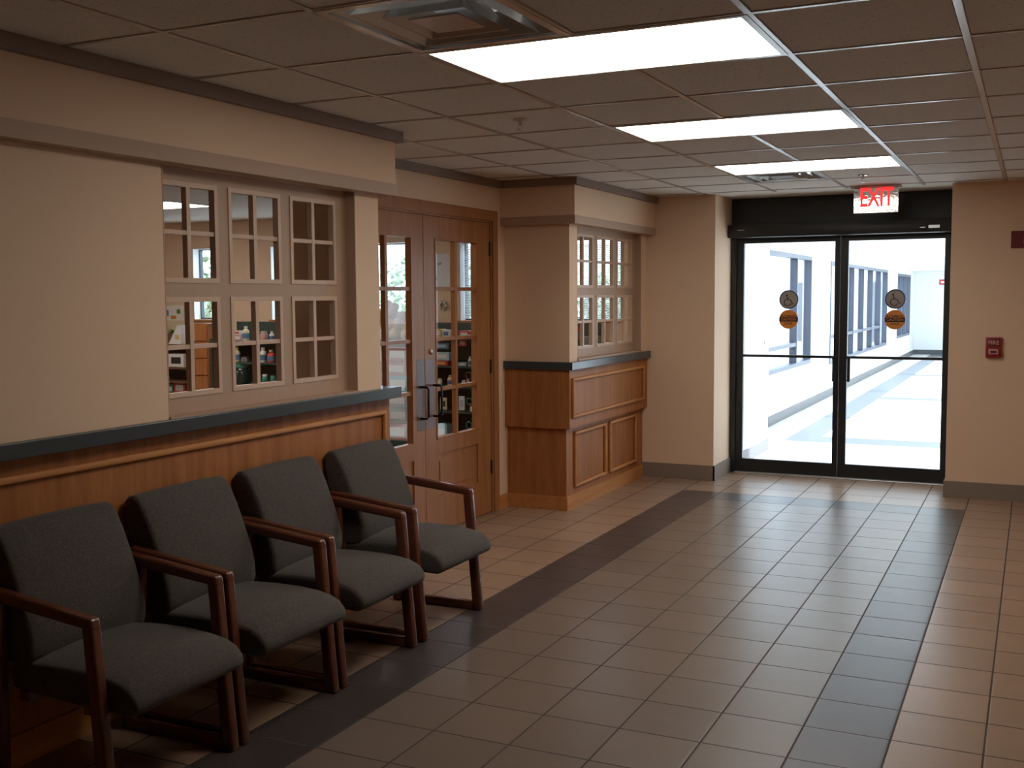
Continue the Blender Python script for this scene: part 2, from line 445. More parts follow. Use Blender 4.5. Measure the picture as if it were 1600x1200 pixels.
def sprinkler(x, y, label):
    t = empty('sprinkler', (x, y, H)); tag(t, label, 'sprinkler', 'ceiling sprinklers')
    MB().lathe((x, y, H), [(.036, 0), (.034, -.006), (.012, -.010)], 20).build('escutcheon', 'vent', t, 40)
    b = MB(); b.lathe((x, y, H), [(.009, -.008), (.009, -.028), (.005, -.03), (.005, -.034)], 12)
    b.tube([(x - .010, y, H - .026), (x - .014, y, H - .038), (x, y, H - .05)], .0022, 6)
    b.tube([(x + .010, y, H - .026), (x + .014, y, H - .038), (x, y, H - .05)], .0022, 6)
    b.build('sprinkler_head', 'steel', t, 40)
    MB().lathe((x, y, H), [(.004, -.049), (.021, -.051), (.021, -.053), (.004, -.054)], 16).build('deflector', 'steel', t, 40)
sprinkler(-2.246, 4.78, 'small ceiling sprinkler left of the middle lit panel')
sprinkler(-1.13, 8.12, 'small ceiling sprinkler right above the exit sign')

# ------------------------------------------------------------------ lobby walls
XW = -3.05                 # face of the bay walls
XS = -2.98                 # face of the soffits
T = .12
def soffit(y0, y1, n, side_y=None):
    s = MB(); s.box(XS, XW - T, y0, y1, 2.11, H - .001)
    struct(s.build('wall_left', 'wall'), 'beige soffit face above the %s lattice window' % n, 'wall')
# near bay
w = MB()
WA0, WA1, WZ0, WZ1 = 3.236, 4.56, 1.118, 2.10
w.box(XW - T, XW, -3, WA0, 1.06, 2.11); w.box(XW - T, XW, WA1, 4.65, 1.06, 2.11)
w.box(XW - T, XW, WA0, WA1, 1.06, WZ0)
w.box(XW - T, XW - .05, -3, 4.65, 0, 1.06)
w.box(-3.57, XW - .06, 4.65, 4.77, 0, 1.06); w.box(-3.57, XW, 4.65, 4.77, 1.06, 2.11)
w.box(-3.57, XS - .0, 4.65, 4.83, 2.1101, H - .001)
struct(w.build('wall_left', 'wall'), 'beige papered wall around the near lattice window', 'wall')
# far bay
w = MB()
WB0, WB1 = 7.46, 8.90
w.box(XW - T, XW, 7.43, WB0, 1.05, 2.11); w.box(XW - T, XW, WB1, 9.06, 1.05, 2.11)
w.box(XW - T, XW, WB0, WB1, 1.05, WZ0); w.box(XW - T, XW - .06, 7.43, 9.06, 0, 1.05)
w.box(-3.57, XW, 7.31, 7.43, 1.05, 2.11); w.box(-3.57, XW - .06, 7.36, 7.43, 0, 1.05)
w.box(-3.57, XS, 7.24, 7.43, 2.11, H - .001)
struct(w.build('wall_left', 'wall'), 'beige papered wall around the far lattice window', 'wall')
s = MB(); s.box(XW - T, XS, -3, 4.65, 2.1101, H - .001)
struct(s.build('wall_left', 'wall'), 'beige soffit face above the near lattice window', 'wall')
s = MB(); s.box(XW - T, XS, 7.43, 9.06, 2.1101, H - .001)
struct(s.build('wall_left', 'wall'), 'beige soffit face above the far lattice window', 'wall')
# door wall
XD = -3.57
DY0, DY1, DZ = 5.17, 7.09, 2.13
w = MB()
w.box(XD - T, XD, 4.77, DY0, 0, H - .001); w.box(XD - T, XD, DY1, 7.31, 0, H - .001); w.box(XD - T, XD, 7.31, 7.36, 0, 1.04); w.box(XD - T, XD, DY0, DY1, DZ, H - .001)
struct(w.build('wall_left', 'wall'), 'recessed beige wall around the wooden double doors', 'wall')
# back wall left, recess, right
w = MB(); w.box(-3.17, -2.45, 9.06, 9.18, 0, H - .001); w.box(-2.57, -2.45, 9.18, 9.75, 0, H - .001)
struct(w.build('wall_back', 'wall'), 'beige wall left of the sliding door with its pale return', 'wall')
w = MB(); w.box(-.60, 1.75, 9.06, 9.75, 0, H - .001)
struct(w.build('wall_back', 'wall'), 'beige wall right of the sliding door carrying the red alarm', 'wall')
struct(MB().box(1.63, 1.75, -3, 9.06, 0, H - .001).build('wall_right', 'wall'), 'plain beige right side wall', 'wall')
struct(MB().box(-3.17, 1.75, -3.12, -3, 0, H - .001).build('wall_front', 'wall'), 'plain beige wall behind the viewer', 'wall')
# crowns and soffit rails
def crown(parts, name, mat, label):
    b = MB()
    for p in parts: b.box(*p)
    struct(b.build(name, mat), label, 'trim')
z0, z1 = H - .055, H - .0008
crown([(XS, XS + .03, -3, 4.865, z0, z1), (XD, XS, 4.83, 4.865, z0, z1)], 'trim_1', 'crown', 'brown crown strip along the near soffit')
crown([(XD, XD + .03, 4.865, 7.205, z0, z1)], 'trim_2', 'crown', 'brown crown strip above the wooden doors')
crown([(XD, XS, 7.205, 7.24, z0, z1), (XS, XS + .03, 7.205, 9.06, z0, z1)], 'trim_3', 'crown', 'brown crown strip along the far soffit')
crown([(XW, XS + .005, -3, 4.77, 2.105, 2.165), (XD, XS + .005, 4.77, 4.835, 2.105, 2.165)], 'trim_4', 'trim', 'taupe rail under the near soffit')
crown([(XW, XS + .005, 7.31, 9.06, 2.105, 2.165), (XD, XS + .005, 7.235, 7.31, 2.105, 2.165)], 'trim_5', 'trim', 'taupe rail under the far soffit')
# baseboards
b = MB(); b.box(-3.09, -2.438, 9.048, 9.06, 0, .128); b.box(-2.45, -2.438, 9.048, 9.62, 0, .128)
struct(b.build('baseboard_back', 'vinyl'), 'taupe vinyl baseboard left of the sliding door', 'baseboard')
b = MB(); b.box(-.612, 1.63, 9.046, 9.06, 0, .128); b.box(-.612, -.60, 9.06, 9.6, 0, .128)
struct(b.build('baseboard_back', 'vinyl'), 'taupe vinyl baseboard right of the sliding door', 'baseboard')
struct(MB().box(1.618, 1.63, -3, 9.046, 0, .128).build('baseboard_right', 'vinyl'), 'taupe vinyl baseboard of the right wall', 'baseboard')
struct(MB().box(XD, XD + .014, 7.162, 7.325, 0, .105).build('baseboard_left', 'oak_y'), 'short oak baseboard right of the wooden doors', 'baseboard')

# ------------------------------------------------------------------ lattice windows
def lattice(name, y0, y1, cols, label):
    t = empty(name, (XW - .05, (y0 + y1) / 2, WZ0)); struct(t, label, 'window')
    xf = XW - .055                       # face of the fixed frame
    rows = [(1.185, 1.648), (1.592, 2.052)]; rows = [(1.188, 1.596), (1.6, 2.0)]
    rows = [(1.185, 1.592), (1.648, 2.052)]
    rows = [(1.188, 1.593), (1.650, 2.055)]
    f = MB(); d0, d1 = xf - .032, xf
    f.box(d0, d1, y0, y1, WZ0, rows[0][0]); f.box(d0, d1, y0, y1, rows[0][1], rows[1][0]); f.box(d0, d1, y0, y1, rows[1][1], WZ1 + .01)
    edges = [y0] + [v for c in cols for v in c] + [y1]
    for i in range(0, len(edges), 2):
        for r in rows: f.box(d0, d1, edges[i], edges[i + 1], r[0], r[1])
    f.build('window_frame', 'trim', t)
    j = MB(); j.box(xf, XW + .001, y0 - .0, y0 + .006, WZ0, WZ1 + .01); j.box(xf, XW + .001, y1 - .006, y1, WZ0, WZ1 + .01)
    j.box(xf, XW + .012, y0 - .0, y1, WZ0 - .012, WZ0 + .004)
    j.build('window_jamb', 'trim', t)
    for (a, b) in cols:
        for (c, d) in rows:
            s = MB(); e = .02; X0, X1 = xf - .026, xf + .0045
            s.box(X0, X1, a, b, c, c + e); s.box(X0, X1, a, b, d - e, d); s.box(X0, X1, a, a + e, c + e, d - e); s.box(X0, X1, b - e, b, c + e, d - e)
            so = s.build('sash', 'sash', t)
            m = MB(); cy, cz = (a + b) / 2, (c + d) / 2
            m.box(X0, X1 - .004, cy - .011, cy + .011, c + e, d - e); m.box(X0 + .004, X1 - .006, a + e, b - e, cz - .009, cz + .009)
            m.build('muntin', 'sash', so)
            MB().box(xf - .012, xf - .009, a + e, b - e, c + e, d - e).build('glass_pane', 'glass', so)
lattice('window_1', WA0, WA1, [(3.268, 3.612), (3.680, 4.035), (4.105, 4.465)], 'near taupe lattice window of six small-paned sashes above the chairs')
lattice('window_2', WB0, WB1, [(7.52, 7.915), (7.985, 8.375), (8.445, 8.82)], 'far taupe lattice window with bright blinds behind it')

# ------------------------------------------------------------------ wood-panelled bay bases and counters
def molding_rect(y0, y1, z0, z1, x, parent, r=.013):
    b = MB(); w = .026
    def bar(a0, a1, c0, c1):
        b.box(x, x + .021, a0, a1, c0, c1, bevel=.009, seg=3)
    bar(y0, y1, z0, z0 + w); bar(y0, y1, z1 - w, z1); bar(y0, y0 + w, z0 + w * .6, z1 - w * .6); bar(y1 - w, y1, z0 + w * .6, z1 - w * .6)
    return b.build('panel_moulding', 'oak_y', parent, 40)
t = empty('counter_base', (-3.09, 1, 0)); tag(t, 'long oak-panelled base under the dark ledge, behind the chairs', 'counter base', 'oak bases under the lattice windows')
MB().box(XW - .049, XW - .03, -2.99, 4.895, .61, 1.06).build('upper_panel', 'oak', t)
MB().box(XW - .049, XW - .042, -2.99, 4.86, .11, .61).build('lower_panel', 'oak', t)
MB().box(XW - .049, XW - .026, -2.99, 4.87, 0, .11).build('base_plinth', 'oak_y', t)
MB().box(XD + .002, XW - .0491, 4.771, 4.895, 0, 1.06).build('end_panel', 'oak', t)
molding_rect(-2.9, 4.845, .690, .998, XW - .03, t)
t = empty('counter_base', (-3.09, 8.2, 0)); tag(t, 'oak-panelled base in the far corner, under the far lattice window', 'counter base', 'oak bases under the lattice windows')
MB().box(-3.105, -3.045, 7.295, 9.058, .615, 1.05).box(XD + .001, -3.105, 7.295, 7.355, .615, 1.05).build('upper_panel', 'oak', t)
MB().box(-3.108, -3.088, 7.335, 9.058, 0, .615).box(XD + .001, -3.108, 7.335, 7.358, 0, .615).build('lower_panel', 'oak', t)
b = MB(); b.box(-3.0879, -3.075, 7.322, 9.046, 0, .105); b.box(XD + .016, -3.0879, 7.322, 7.3349, 0, .105); b.build('base_plinth', 'oak_y', t)
molding_rect(7.33, 8.945, .690, .988, -3.045, t)
molding_rect(7.475, 8.13, .155, .575, -3.088, t)
molding_rect(8.215, 8.86, .155, .575, -3.088, t)
o = MB(); o.box(XW + .0005, -3.018, -2.99, 4.925, 1.06, 1.115, bevel=.003); o.box(XW - .05, XW, -2.99, 4.77, 1.0585, 1.06); o.box(XD + .002, XW + .001, 4.772, 4.925, 1.06, 1.115)
tag(o.build('ledge', 'lam'), 'long slate-grey laminate ledge above the row of chairs', 'ledge', 'slate grey ledges')
o = MB(); o.box(XW + .001, -3.012, 7.27, 9.058, 1.05, 1.107, bevel=.003); o.box(XD + .002, XW + .001, 7.27, 7.309, 1.0501, 1.107)
tag(o.build('ledge', 'lam'), 'short slate-grey laminate ledge on the far corner base', 'ledge', 'slate grey ledges')

# ------------------------------------------------------------------ wooden double doors
b = MB(); cw = .075
b.box(XD, XD + .018, DY0 - cw, DY0, 0, DZ + cw, bevel=.004); b.box(XD, XD + .018, DY1, DY1 + cw, 0, DZ + cw, bevel=.004); b.box(XD, XD + .018, DY0, DY1, DZ, DZ + cw, bevel=.004)
b.box(XD - T, XD, DY0, DY0 + .012, 0, DZ); b.box(XD - T, XD, DY1 - .012, DY1, 0, DZ); b.box(XD - T, XD, DY0 + .012, DY1 - .012, DZ - .012, DZ)
struct(b.build('trim_6', 'oak_door'), 'oak casing around the wooden double doors', 'trim')
def wood_door(name, y0, y1, side, label):
    """side=+1: the stile with hinges at y1 (right leaf), -1: at y0"""
    t = empty(name, (XD - .03, (y0 + y1) / 2, 0)); struct(t, label, 'door')
    xa, xb = XD - .052, XD - .010
    cx = (y0 + y1) / 2
    g0, g1, gz0, gz1 = (y0 + .145, y1 - .205, .635, 1.975) if side > 0 else (y0 + .205, y1 - .145, .635, 1.975)
    f = MB(); f.box(xa, xb, y0, g0, .008, DZ - .015); f.box(xa, xb, g1, y1, .008, DZ - .015)
    f.box(xa, xb, g0, g1, gz1, DZ - .015); f.box(xa, xb, g0, g1, .535, gz0); f.box(xa, xb, g0, g1, .008, .25)
    f.build('door_frame', 'oak_door', t)
    MB().box(xa + .012, xb - .012, g0, g1, .25, .535).build('door_panel', 'oak_door', t)
    p = MB(); p.box(xb - .013, xb - .004, g0 + .05, g1 - .05, .30, .485, bevel=.004); lab(p.build('raised_panel', 'oak_door', t), 'raised oak field in the lower door')
    m = MB(); my = (g0 + g1) / 2
    m.box(xa + .004, xb - .004, my - .014, my + .014, gz0, gz1)
    for k in (1, 2, 3):
        z = gz0 + (gz1 - gz0) * k / 4; m.box(xa + .006, xb - .006, g0, g1, z - .012, z + .012)
    e = .012
    m.box(xa + .002, xb + .004, g0, g0 + e, gz0, gz1); m.box(xa + .002, xb + .004, g1 - e, g1, gz0, gz1)
    m.box(xa + .002, xb + .004, g0, g1, gz0, gz0 + e); m.box(xa + .002, xb + .004, g0, g1, gz1 - e, gz1)
    m.build('muntin', 'oak_door', t)
    MB().box(XD - .033, XD - .029, g0, g1, gz0, gz1).build('glass_pane', 'glass', t)
    hy = (y0 + .105) if side > 0 else (y1 - .062)
    h = MB(); zt, zb = 1.005, .80
    a, bq = XD - .008, XD + .055
    def cpull(y): return [(a, y, zt), (bq - .012, y, zt), (bq, y, zt - .012), (bq, y, zb + .012), (bq - .012, y, zb), (a, y, zb)]
    ho = MB().tube(cpull(hy), .008, 8).build('door_handle', 'blackmetal', t, 50); lab(ho, 'black C-shaped pull')
    py = y0 + .048 if side > 0 else y1 - .06
    pl = MB().box(xb, xb + .002, py - .045, py + .075 if side > 0 else py + .05, .72, 1.18).build('push_plate', 'plate', t); lab(pl, 'clear plate on the meeting stile')
    if side > 0:
        k = MB().lathe((xb, y0 + .075, 1.228), [(.017, 0), (.017, .010), (.012, .014)], 16, 'x').build('lock_cylinder', 'steel', t, 40)
    he = y1 - .002 if side > 0 else y0 + .002
    for z in (.34, 1.08, 1.93):
        MB().tube([(XD - .004, he, z - .05), (XD - .004, he, z + .05)], .009, 8).build('hinge', 'hinge', t, 50)
wood_door('door_1', 5.184, 6.126, -1, 'left leaf of the oak double doors with small glass panes')
wood_door('door_2', 6.132, 7.076, 1, 'right leaf of the oak double doors with a round lock')

# ------------------------------------------------------------------ glass sliding door
YD = 9.62
fr = MB()
xl, xr = -2.445, -.605
fr.box(xl, xl + .045, YD - .03, YD + .09, 0, 2.09); fr.box(xr - .03, xr, YD - .03, YD + .09, 0, 2.09)
fr.box(xl, xr, YD - .02, YD + .1, 2.16, H - .001); fr.box(xl, xr, YD - .03, YD + .09, 2.085, 2.16)
struct(fr.build('trim_7', 'black'), 'black metal frame of the sliding glass door', 'trim')
t = empty('door_operator', (-1.52, YD - .1, 2.1)); tag(t, 'black horizontal operator box over the sliding glass door', 'door operator')
MB().box(-2.448, -.602, YD - .16, YD - .031, 2.085, 2.195, bevel=.006).build('housing', 'black', t, 40)
lab(MB().box(-.80, -.715, YD - .163, YD - .16, 2.118, 2.142).build('maker_label', 'steel', t), 'small pale label at the right end')
lab(MB().box(-.865, -.825, YD - .163, YD - .16, 2.122, 2.128).build('caption_strip', 'steel', t), 'thin pale line of tiny lettering')
lab(MB().box(-2.36, -2.30, YD - .163, YD - .16, 2.146, 2.152).build('caption_strip', 'steel', t), 'thin pale line of tiny lettering')
def wheel_symbol(b, cx, cz, s, y, sgn=-1):
    def P(u, v): return (cx + u * s, y, cz + v * s)
    b.lathe(P(-.22, .62), [(.11 * s, -.0012), (.11 * s, 0.0012)], 14, 'y')
    def bar(pts, w):
        b.tube([P(*p) for p in pts], w * s, 6)
    bar([(-.20, .48), (-.16, .08), (.22, .06), (.42, -.38), (.60, -.32)], .055)
    bar([(-.19, .27), (.12, .25)], .04)
    arc = [(-.12 + .40 * math.cos(a), -.20 + .40 * math.sin(a)) for a in [math.radians(d) for d in range(115, 345, 15)]]
    bar(arc, .05)
def slide_leaf(name, x0, x1, gx0, gx1, handle_x, label, side):
    t = empty(name, ((x0 + x1) / 2, YD, 0)); struct(t, label, 'door')
    f = MB(); ya, yb = YD - .005, YD + .04; gz0, gz1 = .125, 2.04
    f.box(x0, gx0, ya, yb, .012, 2.085); f.box(gx1, x1, ya, yb, .012, 2.085); f.box(gx0, gx1, ya, yb, .012, gz0); f.box(gx0, gx1, ya, yb, gz1, 2.085)
    f.build('door_frame', 'black', t)
    MB().box(gx0, gx1, ya - .004, yb, 1.038, 1.060).build('mid_rail', 'black', t)
    MB().box(gx0, gx1, YD + .015, YD + .021, gz0, gz1).build('glass_pane', 'glass', t)
    MB().box(handle_x - .013, handle_x + .013, ya - .03, ya, .84, 1.06, bevel=.004).build('door_handle', 'black', t)
    sx = side; ys = YD + .0125
    st = MB().lathe((sx, ys, 1.545), [(.083, -.001), (.083, .001)], 40, 'y').build('sticker', 'stickergrey', t); lab(st, 'round grey wheelchair access sticker')
    rg = MB().tube([(sx + .078 * math.cos(a), ys - .001, 1.545 + .078 * math.sin(a)) for a in [2 * PI * k / 40 for k in range(40)]], .0055, 6, True)
    rg.build('sticker_ring', 'stickerblue', st)
    w = MB(); wheel_symbol(w, sx, 1.535, .075, ys - .0015); w.build('wheelchair_symbol', 'ink', st)
    so = MB().lathe((sx, ys, 1.372), [(.083, -.001), (.083, .001)], 40, 'y').build('sticker', 'orange', t); lab(so, 'round orange automatic door caution sticker')
    bd = MB(); pts = []
    for sg in (-1, 1):
        pts += [(sx + sg * math.sqrt(.082 ** 2 - z * z), 1.372 + z) for z in ([-.020, -.01, 0, .01, .018] if sg > 0 else [.018, .01, 0, -.01, -.020])]
    bd.prism(pts, 'y', ys - .0022, ys - .0011); bd.build('sticker_band', 'ink', so)
    tx = MB(); tx.text('AUTOMATIC', .025, (sx, ys - .0013, 1.4015), (1, 0, 0), (0, 0, 1), .0004, .0006)
    tx.text('DOOR', .023, (sx, ys - .0013, 1.335), (1, 0, 0), (0, 0, 1), .0004, .0006); tx.build('lettering', 'ink', so)
    tx = MB(); tx.text('CAUTION', .030, (sx, ys - .0026, 1.371), (1, 0, 0), (0, 0, 1), .0003, .0004); tx.build('lettering', 'orange', so)
slide_leaf('door_3', -2.40, -1.512, -2.338, -1.556, -1.548, 'left glass leaf of the black-framed sliding door', -1.945)
slide_leaf('door_4', -1.508, -.635, -1.444, -.682, -1.425, 'right glass leaf of the black-framed sliding door', -1.062)
tag(MB().box(-2.40, -.61, YD - .045, YD + .09, 0, .010, bevel=.003).build('threshold', 'alum'), 'bright metal threshold strip under the sliding glass door', 'threshold')

# exit sign
ex, ey = -1.150, 8.98
t = empty('exit_sign', (ex, ey, H)); tag(t, 'mirrored hanging sign with glowing red EXIT letters above the sliding door', 'sign')
MB().box(ex - .19, ex + .19, ey - .05, ey + .05, H - .014, H, bevel=.003).build('mounting_plate', 'vent', t)
MB().box(ex - .168, ex + .168, ey - .006, ey + .006, 2.222, H - .014, bevel=.002).build('sign_panel', 'mirror', t); sp_ = [c for c in t.children if c.name.startswith('sign_panel')][0]
tx = MB().text('EXIT', .20, (ex + .005, ey - .0085, 2.335), (.62, 0, 0), (0, 0, 1), .0015, .0035); lab(tx.build('lettering', 'exitred', sp_), 'red letters reading EXIT')

# fire alarm and red sign
fx, fz, fy = -.279, 1.177, 9.06
t = empty('fire_alarm', (fx, fy, fz)); tag(t, 'small red wall alarm marked FIRE right of the sliding door', 'fire alarm')
MB().box(fx - .056, fx + .056, fy - .035, fy, fz - .077, fz + .077, bevel=.006).build('housing', 'red', t, 40)
MB().box(fx - .044, fx + .044, fy - .041, fy - .034, fz + .006, fz + .066, bevel=.002).build('horn_cover', 'redsign', t); hc_ = [c for c in t.children if c.name.startswith('horn')][0]
tx = MB().text('FIRE', .042, (fx, fy - .043, fz + .036), (1, 0, 0), (0, 0, 1), .001, .0008); lab(tx.build('lettering', 'pink', hc_), 'pale letters reading FIRE')
MB().box(fx - .034, fx + .034, fy - .048, fy - .035, fz - .052, fz - .012, bevel=.006).build('strobe', 'pink', t, 40)
MB().box(fx - .022, fx + .022, fy - .051, fy - .047, fz - .042, fz - .022, bevel=.002).build('strobe_lens', 'redsign', t, 40)
t = empty('wall_sign', (-.02, 9.06, 1.99)); tag(t, 'dark red sign cut off by the right picture edge', 'sign')
MB().box(-.181, .10, 9.045, 9.06, 1.925, 2.052, bevel=.002).build('sign_panel', 'redsign', t)
MB().text('F', .11, (-.075, 9.043, 1.99), (1, 0, 0), (0, 0, 1), .001).build('lettering', 'white', t)

# ------------------------------------------------------------------ armchairs
def chair_parts(root):
    def bar(a0, a1, b1, b0, y0, y1, name, bev=.009):
        return MB().prism([a0, a1, b1, b0], 'y', y0, y1, bevel=bev, seg=3).build(name, 'mahog', root, 50)
    for s in (-1, 1):
        ya, yb = (.258, .299) if s > 0 else (-.299, -.258)
        fo0, fo1 = (.262, 0), (.208, .618)       # outer front leg line
        fi0, fi1 = (.214, 0), (.162, .622)
        bar(fo0, (.210, .600), (.164, .600), fi0, ya, yb, 'leg')
        bar((-.212, 0), (-.196, .640), (-.238, .640), (-.262, 0), ya, yb, 'leg')
        bar((.2145, .583), (.205, .622), (-.255, .672), (-.255, .628), ya - .001, yb + .001, 'arm', .011)
        bar((.215, 0), (.215, .042), (-.213, .042), (-.213, 0), ya + .002, yb - .002, 'runner', .006)
    r = MB(); r.box(-.16, -.12, -.258, .258, .300, .335); r.box(.12, .16, -.258, .258, .300, .335)
    r.build('seat_rail', 'mahog', root)
    # profile entries: x, z, swell weight
    seat = [(-.190, .330, 0), (-.205, .36, .2), (-.200, .405, .8), (-.12, .418, 1), (0, .424, 1), (.12, .424, 1), (.20, .418, 1), (.26, .408, .9), (.30, .392, .7), (.325, .368, .5), (.332, .345, .3), (.322, .322, 0), (.30, .312, 0), (.16, .316, 0), (0, .32, 0), (-.12, .326, 0)]
    MB().pad(seat, -.252, .252, .013, .036, 18).build('seat', 'fabric', root, 60)
    back = [(-.122, .418, .2), (-.110, .45, .8), (-.112, .50, 1), (-.126, .56, 1), (-.150, .63, 1), (-.178, .70, 1), (-.206, .765, .9), (-.230, .812, .7), (-.250, .838, .5), (-.275, .852, .4), (-.300, .847, .2), (-.320, .826, 0),
            (-.318, .78, 0), (-.298, .68, 0), (-.268, .57, 0), (-.236, .48, 0), (-.222, .42, 0), (-.185, .405, 0)]
    MB().pad(back, -.252, .252, .014, .020, 18).build('backrest', 'fabric', root, 60)
chairs = [(4.53, 'grey armchair at the right end of the row, nearest the wooden doors'),
          (3.875, 'grey armchair second from the wooden doors in the row'),
          (3.255, 'grey armchair third from the wooden doors, under the lattice window left side'),
          (2.64, 'grey armchair at the left picture edge, nearest the viewer')]
G = 'grey armchairs lined up under the ledge'
root = empty('armchair', (0, 0, 0)); chair_parts(root)
for i, (y, l) in enumerate(chairs):
    if i == 0: r = root
    else:
        r = root.copy(); C.objects.link(r)
        for ch in list(root.children):
            c = ch.copy(); C.objects.link(c); c.parent = r
    r.location = (-2.75, y, 0)
    tag(r, l, 'armchair', G)

# ------------------------------------------------------------------ shop shell
YB = 9.45
exts = [(-8.49, -7.97), (-7.41, -6.92), (-6.25, -5.60), (-5.107, -4.50), (-4.05, -3.43)]
w = MB(); prev = -10
for a, b_ in exts:
    w.box(prev, a, YB, YB + .16, 0, H - .001); w.box(a, b_, YB, YB + .16, 0, 1.355); w.box(a, b_, YB, YB + .16, 2.14, H - .001); prev = b_
w.box(prev, -3.171, YB, YB + .16, 0, H - .001)
struct(w.build('wall_shop', 'wall'), 'beige outer wall of the shop with deep window openings', 'wall')
struct(MB().box(-10.12, -10, -.5, 9.75, 0, H - .001).build('wall_shop', 'wall'), 'beige far side wall of the shop', 'wall')
struct(MB().box(-10, -3.17, -.62, -.5, 0, H - .001).build('wall_shop', 'wall'), 'beige front wall of the shop', 'wall')
wn = ['tall shop window seen through the left lattice panes', 'narrow shop window seen through the middle lattice panes', 'bright shop window behind the left wooden door',
      'shop window with blinds behind the right wooden door', 'shop window with bright blinds behind the far lattice']
for i, (a, b_) in enumerate(exts):
    t = empty('window_%d' % (i + 3), ((a + b_) / 2, YB + .2, 1.355)); struct(t, wn[i], 'window')
    f = MB(); e = .018
    f.box(a, a + e, YB + .10, YB + .15, 1.355, 2.14); f.box(b_ - e, b_, YB + .10, YB + .15, 1.355, 2.14)
    f.box(a + e, b_ - e, YB + .10, YB + .15, 1.355, 1.373); f.box(a + e, b_ - e, YB + .10, YB + .15, 2.122, 2.14)
    f.build('window_frame', 'winframe', t)
    MB().box(a + e, b_ - e, YB + .123, YB + .127, 1.373, 2.122).build('glass_pane', 'glass', t)
    v = MB(); v.box(a, a + .006, YB, YB + .10, 1.355, 2.14); v.box(b_ - .006, b_, YB, YB + .10, 1.355, 2.14); v.box(a + .006, b_ - .006, YB, YB + .10, 2.134, 2.14)
    v.build('window_reveal', 'paper', t)
    MB().box(a - .02, b_ + .02, YB - .03, YB + .10, 1.335, 1.3549).build('window_sill', 'oak_y', t)
    if i >= 3:
        s = MB(); z = 1.375
        while z < 2.10:
            y = YB + .07
            s.prism([(y - .010, z - .0035), (y + .010, z + .0045), (y + .010, z + .0055), (y - .010, z - .0025)], 'x', a + .012, b_ - .012); z += .0165
        s.box(a + .012, b_ - .012, YB + .055, YB + .085, 2.105, 2.135)
        lab(s.build('blind', 'blind', t), 'closely spaced horizontal blind slats')

# ------------------------------------------------------------------ shop fixtures and goods
def shelf_unit(name, x0, x1, y0, y1, top, levels, mat, label, panel=True):
    t = empty(name, ((x0 + x1) / 2, (y0 + y1) / 2, 0)); tag(t, label, 'shelf unit', 'display shelves under the shop windows')
    MB().box(x0, x1, y1 - .02, y1, 0, top).build('back_panel', mat, t)
    for x in (x0, x1 - .02): MB().box(x, x + .02, y0, y1 - .02, 0, levels[0] + .02).build('side_panel', mat, t)
    for z in levels: MB().box(x0 + .02, x1 - .02, y0, y1 - .02, z - .018, z).build('shelf', mat, t)
    return t
SY0, SY1 = 8.95, 9.40
shelf_unit('shelf_unit', -7.835, -6.35, SY0, SY1, 1.335, [1.146, .923, .69, .45, .15], 'green_fix', 'dark green shelf unit seen through the middle lattice panes')
shelf_unit('shelf_unit', -5.36, -3.60, SY0, SY1, 1.335, [1.205, .937, .748, .51, .22], 'green_fix', 'dark green shelf unit behind the right wooden door')
shelf_unit('shelf_unit', -8.95, -8.03, SY0, SY1, 1.12, [1.10, .85, .70, .56, .15], 'basket', 'dark brown shelf unit at the left lattice panes')
t = empty('drawer_cabinet', (-7.93, 9.03, 0)); tag(t, 'tall reddish wooden drawer cabinet seen through the left lattice panes', 'cabinet')
MB().box(-8.02, -7.845, 8.93, 9.13, 0, 1.325).build('cabinet_body', 'oak', t)
for k in range(7):
    z = .06 + k * .18
    d = MB().box(-8.012, -7.853, 8.915, 8.93, z, z + .165, bevel=.003).build('drawer', 'oak', t)
def bottle(x, y, z, r, h, mat, cap, label, group):
    t = empty('bottle', (x, y, z)); tag(t, label, 'bottle', group)
    bd_ = MB().lathe((x, y, z), [(r * .9, 0), (r, .01), (r, h * .62), (r * .8, h * .74), (r * .45, h * .80), (r * .45, h * .86)], 14).build('bottle_body', mat, t, 40)
    MB().lathe((x, y, z), [(r * .5, h * .86), (r * .5, h)], 12).build('bottle_cap', cap, t, 40)
    MB().lathe((x, y, z), [(r * 1.01, h * .15), (r * 1.01, h * .52)], 14).build('bottle_label', 'blueprint', bd_, 40)
def jar(x, y, z, r, h, mat, cap, label, group):
    t = empty('jar', (x, y, z)); tag(t, label, 'jar', group)
    MB().lathe((x, y, z), [(r * .85, 0), (r, h * .1), (r, h * .7), (r * .75, h * .82)], 16).build('jar_body', mat, t, 40)
    MB().lathe((x, y, z), [(r * .8, h * .82), (r * .8, h)], 16).build('jar_lid', cap, t, 40)
def carton(x0, x1, y, z0, z1, mat, mat2, label, group, d=.10):
    t = empty('box', ((x0 + x1) / 2, y, z0)); tag(t, label, 'box', group)
    bd_ = MB().box(x0, x1, y, y + d, z0, z1, bevel=.002).build('carton_body', mat, t)
    MB().box(x0 + (x1 - x0) * .18, x1 - (x1 - x0) * .18, y - .0015, y, z0 + (z1 - z0) * .25, z1 - (z1 - z0) * .25).build('printed_panel', mat2, bd_)
gm, gl, gd = 'goods behind the middle lattice panes', 'goods behind the left lattice panes', 'goods behind the right wooden door'
Y = 9.02
carton(-7.584, -7.477, Y, 1.146, 1.205, 'pink', 'white', 'pinkish white box on the top shelf, lower one', gm)
carton(-7.575, -7.490, Y, 1.206, 1.248, 'white', 'redbox', 'white box lying on the pinkish box', gm)
bottle(-7.416, Y, 1.146, .038, .15, 'cream', 'white', 'cream bottle beside the pinkish box on the top shelf', gm)
jar(-7.183, Y, 1.146, .038, .10, 'pink', 'cream', 'round pinkish jar on the top shelf', gm)
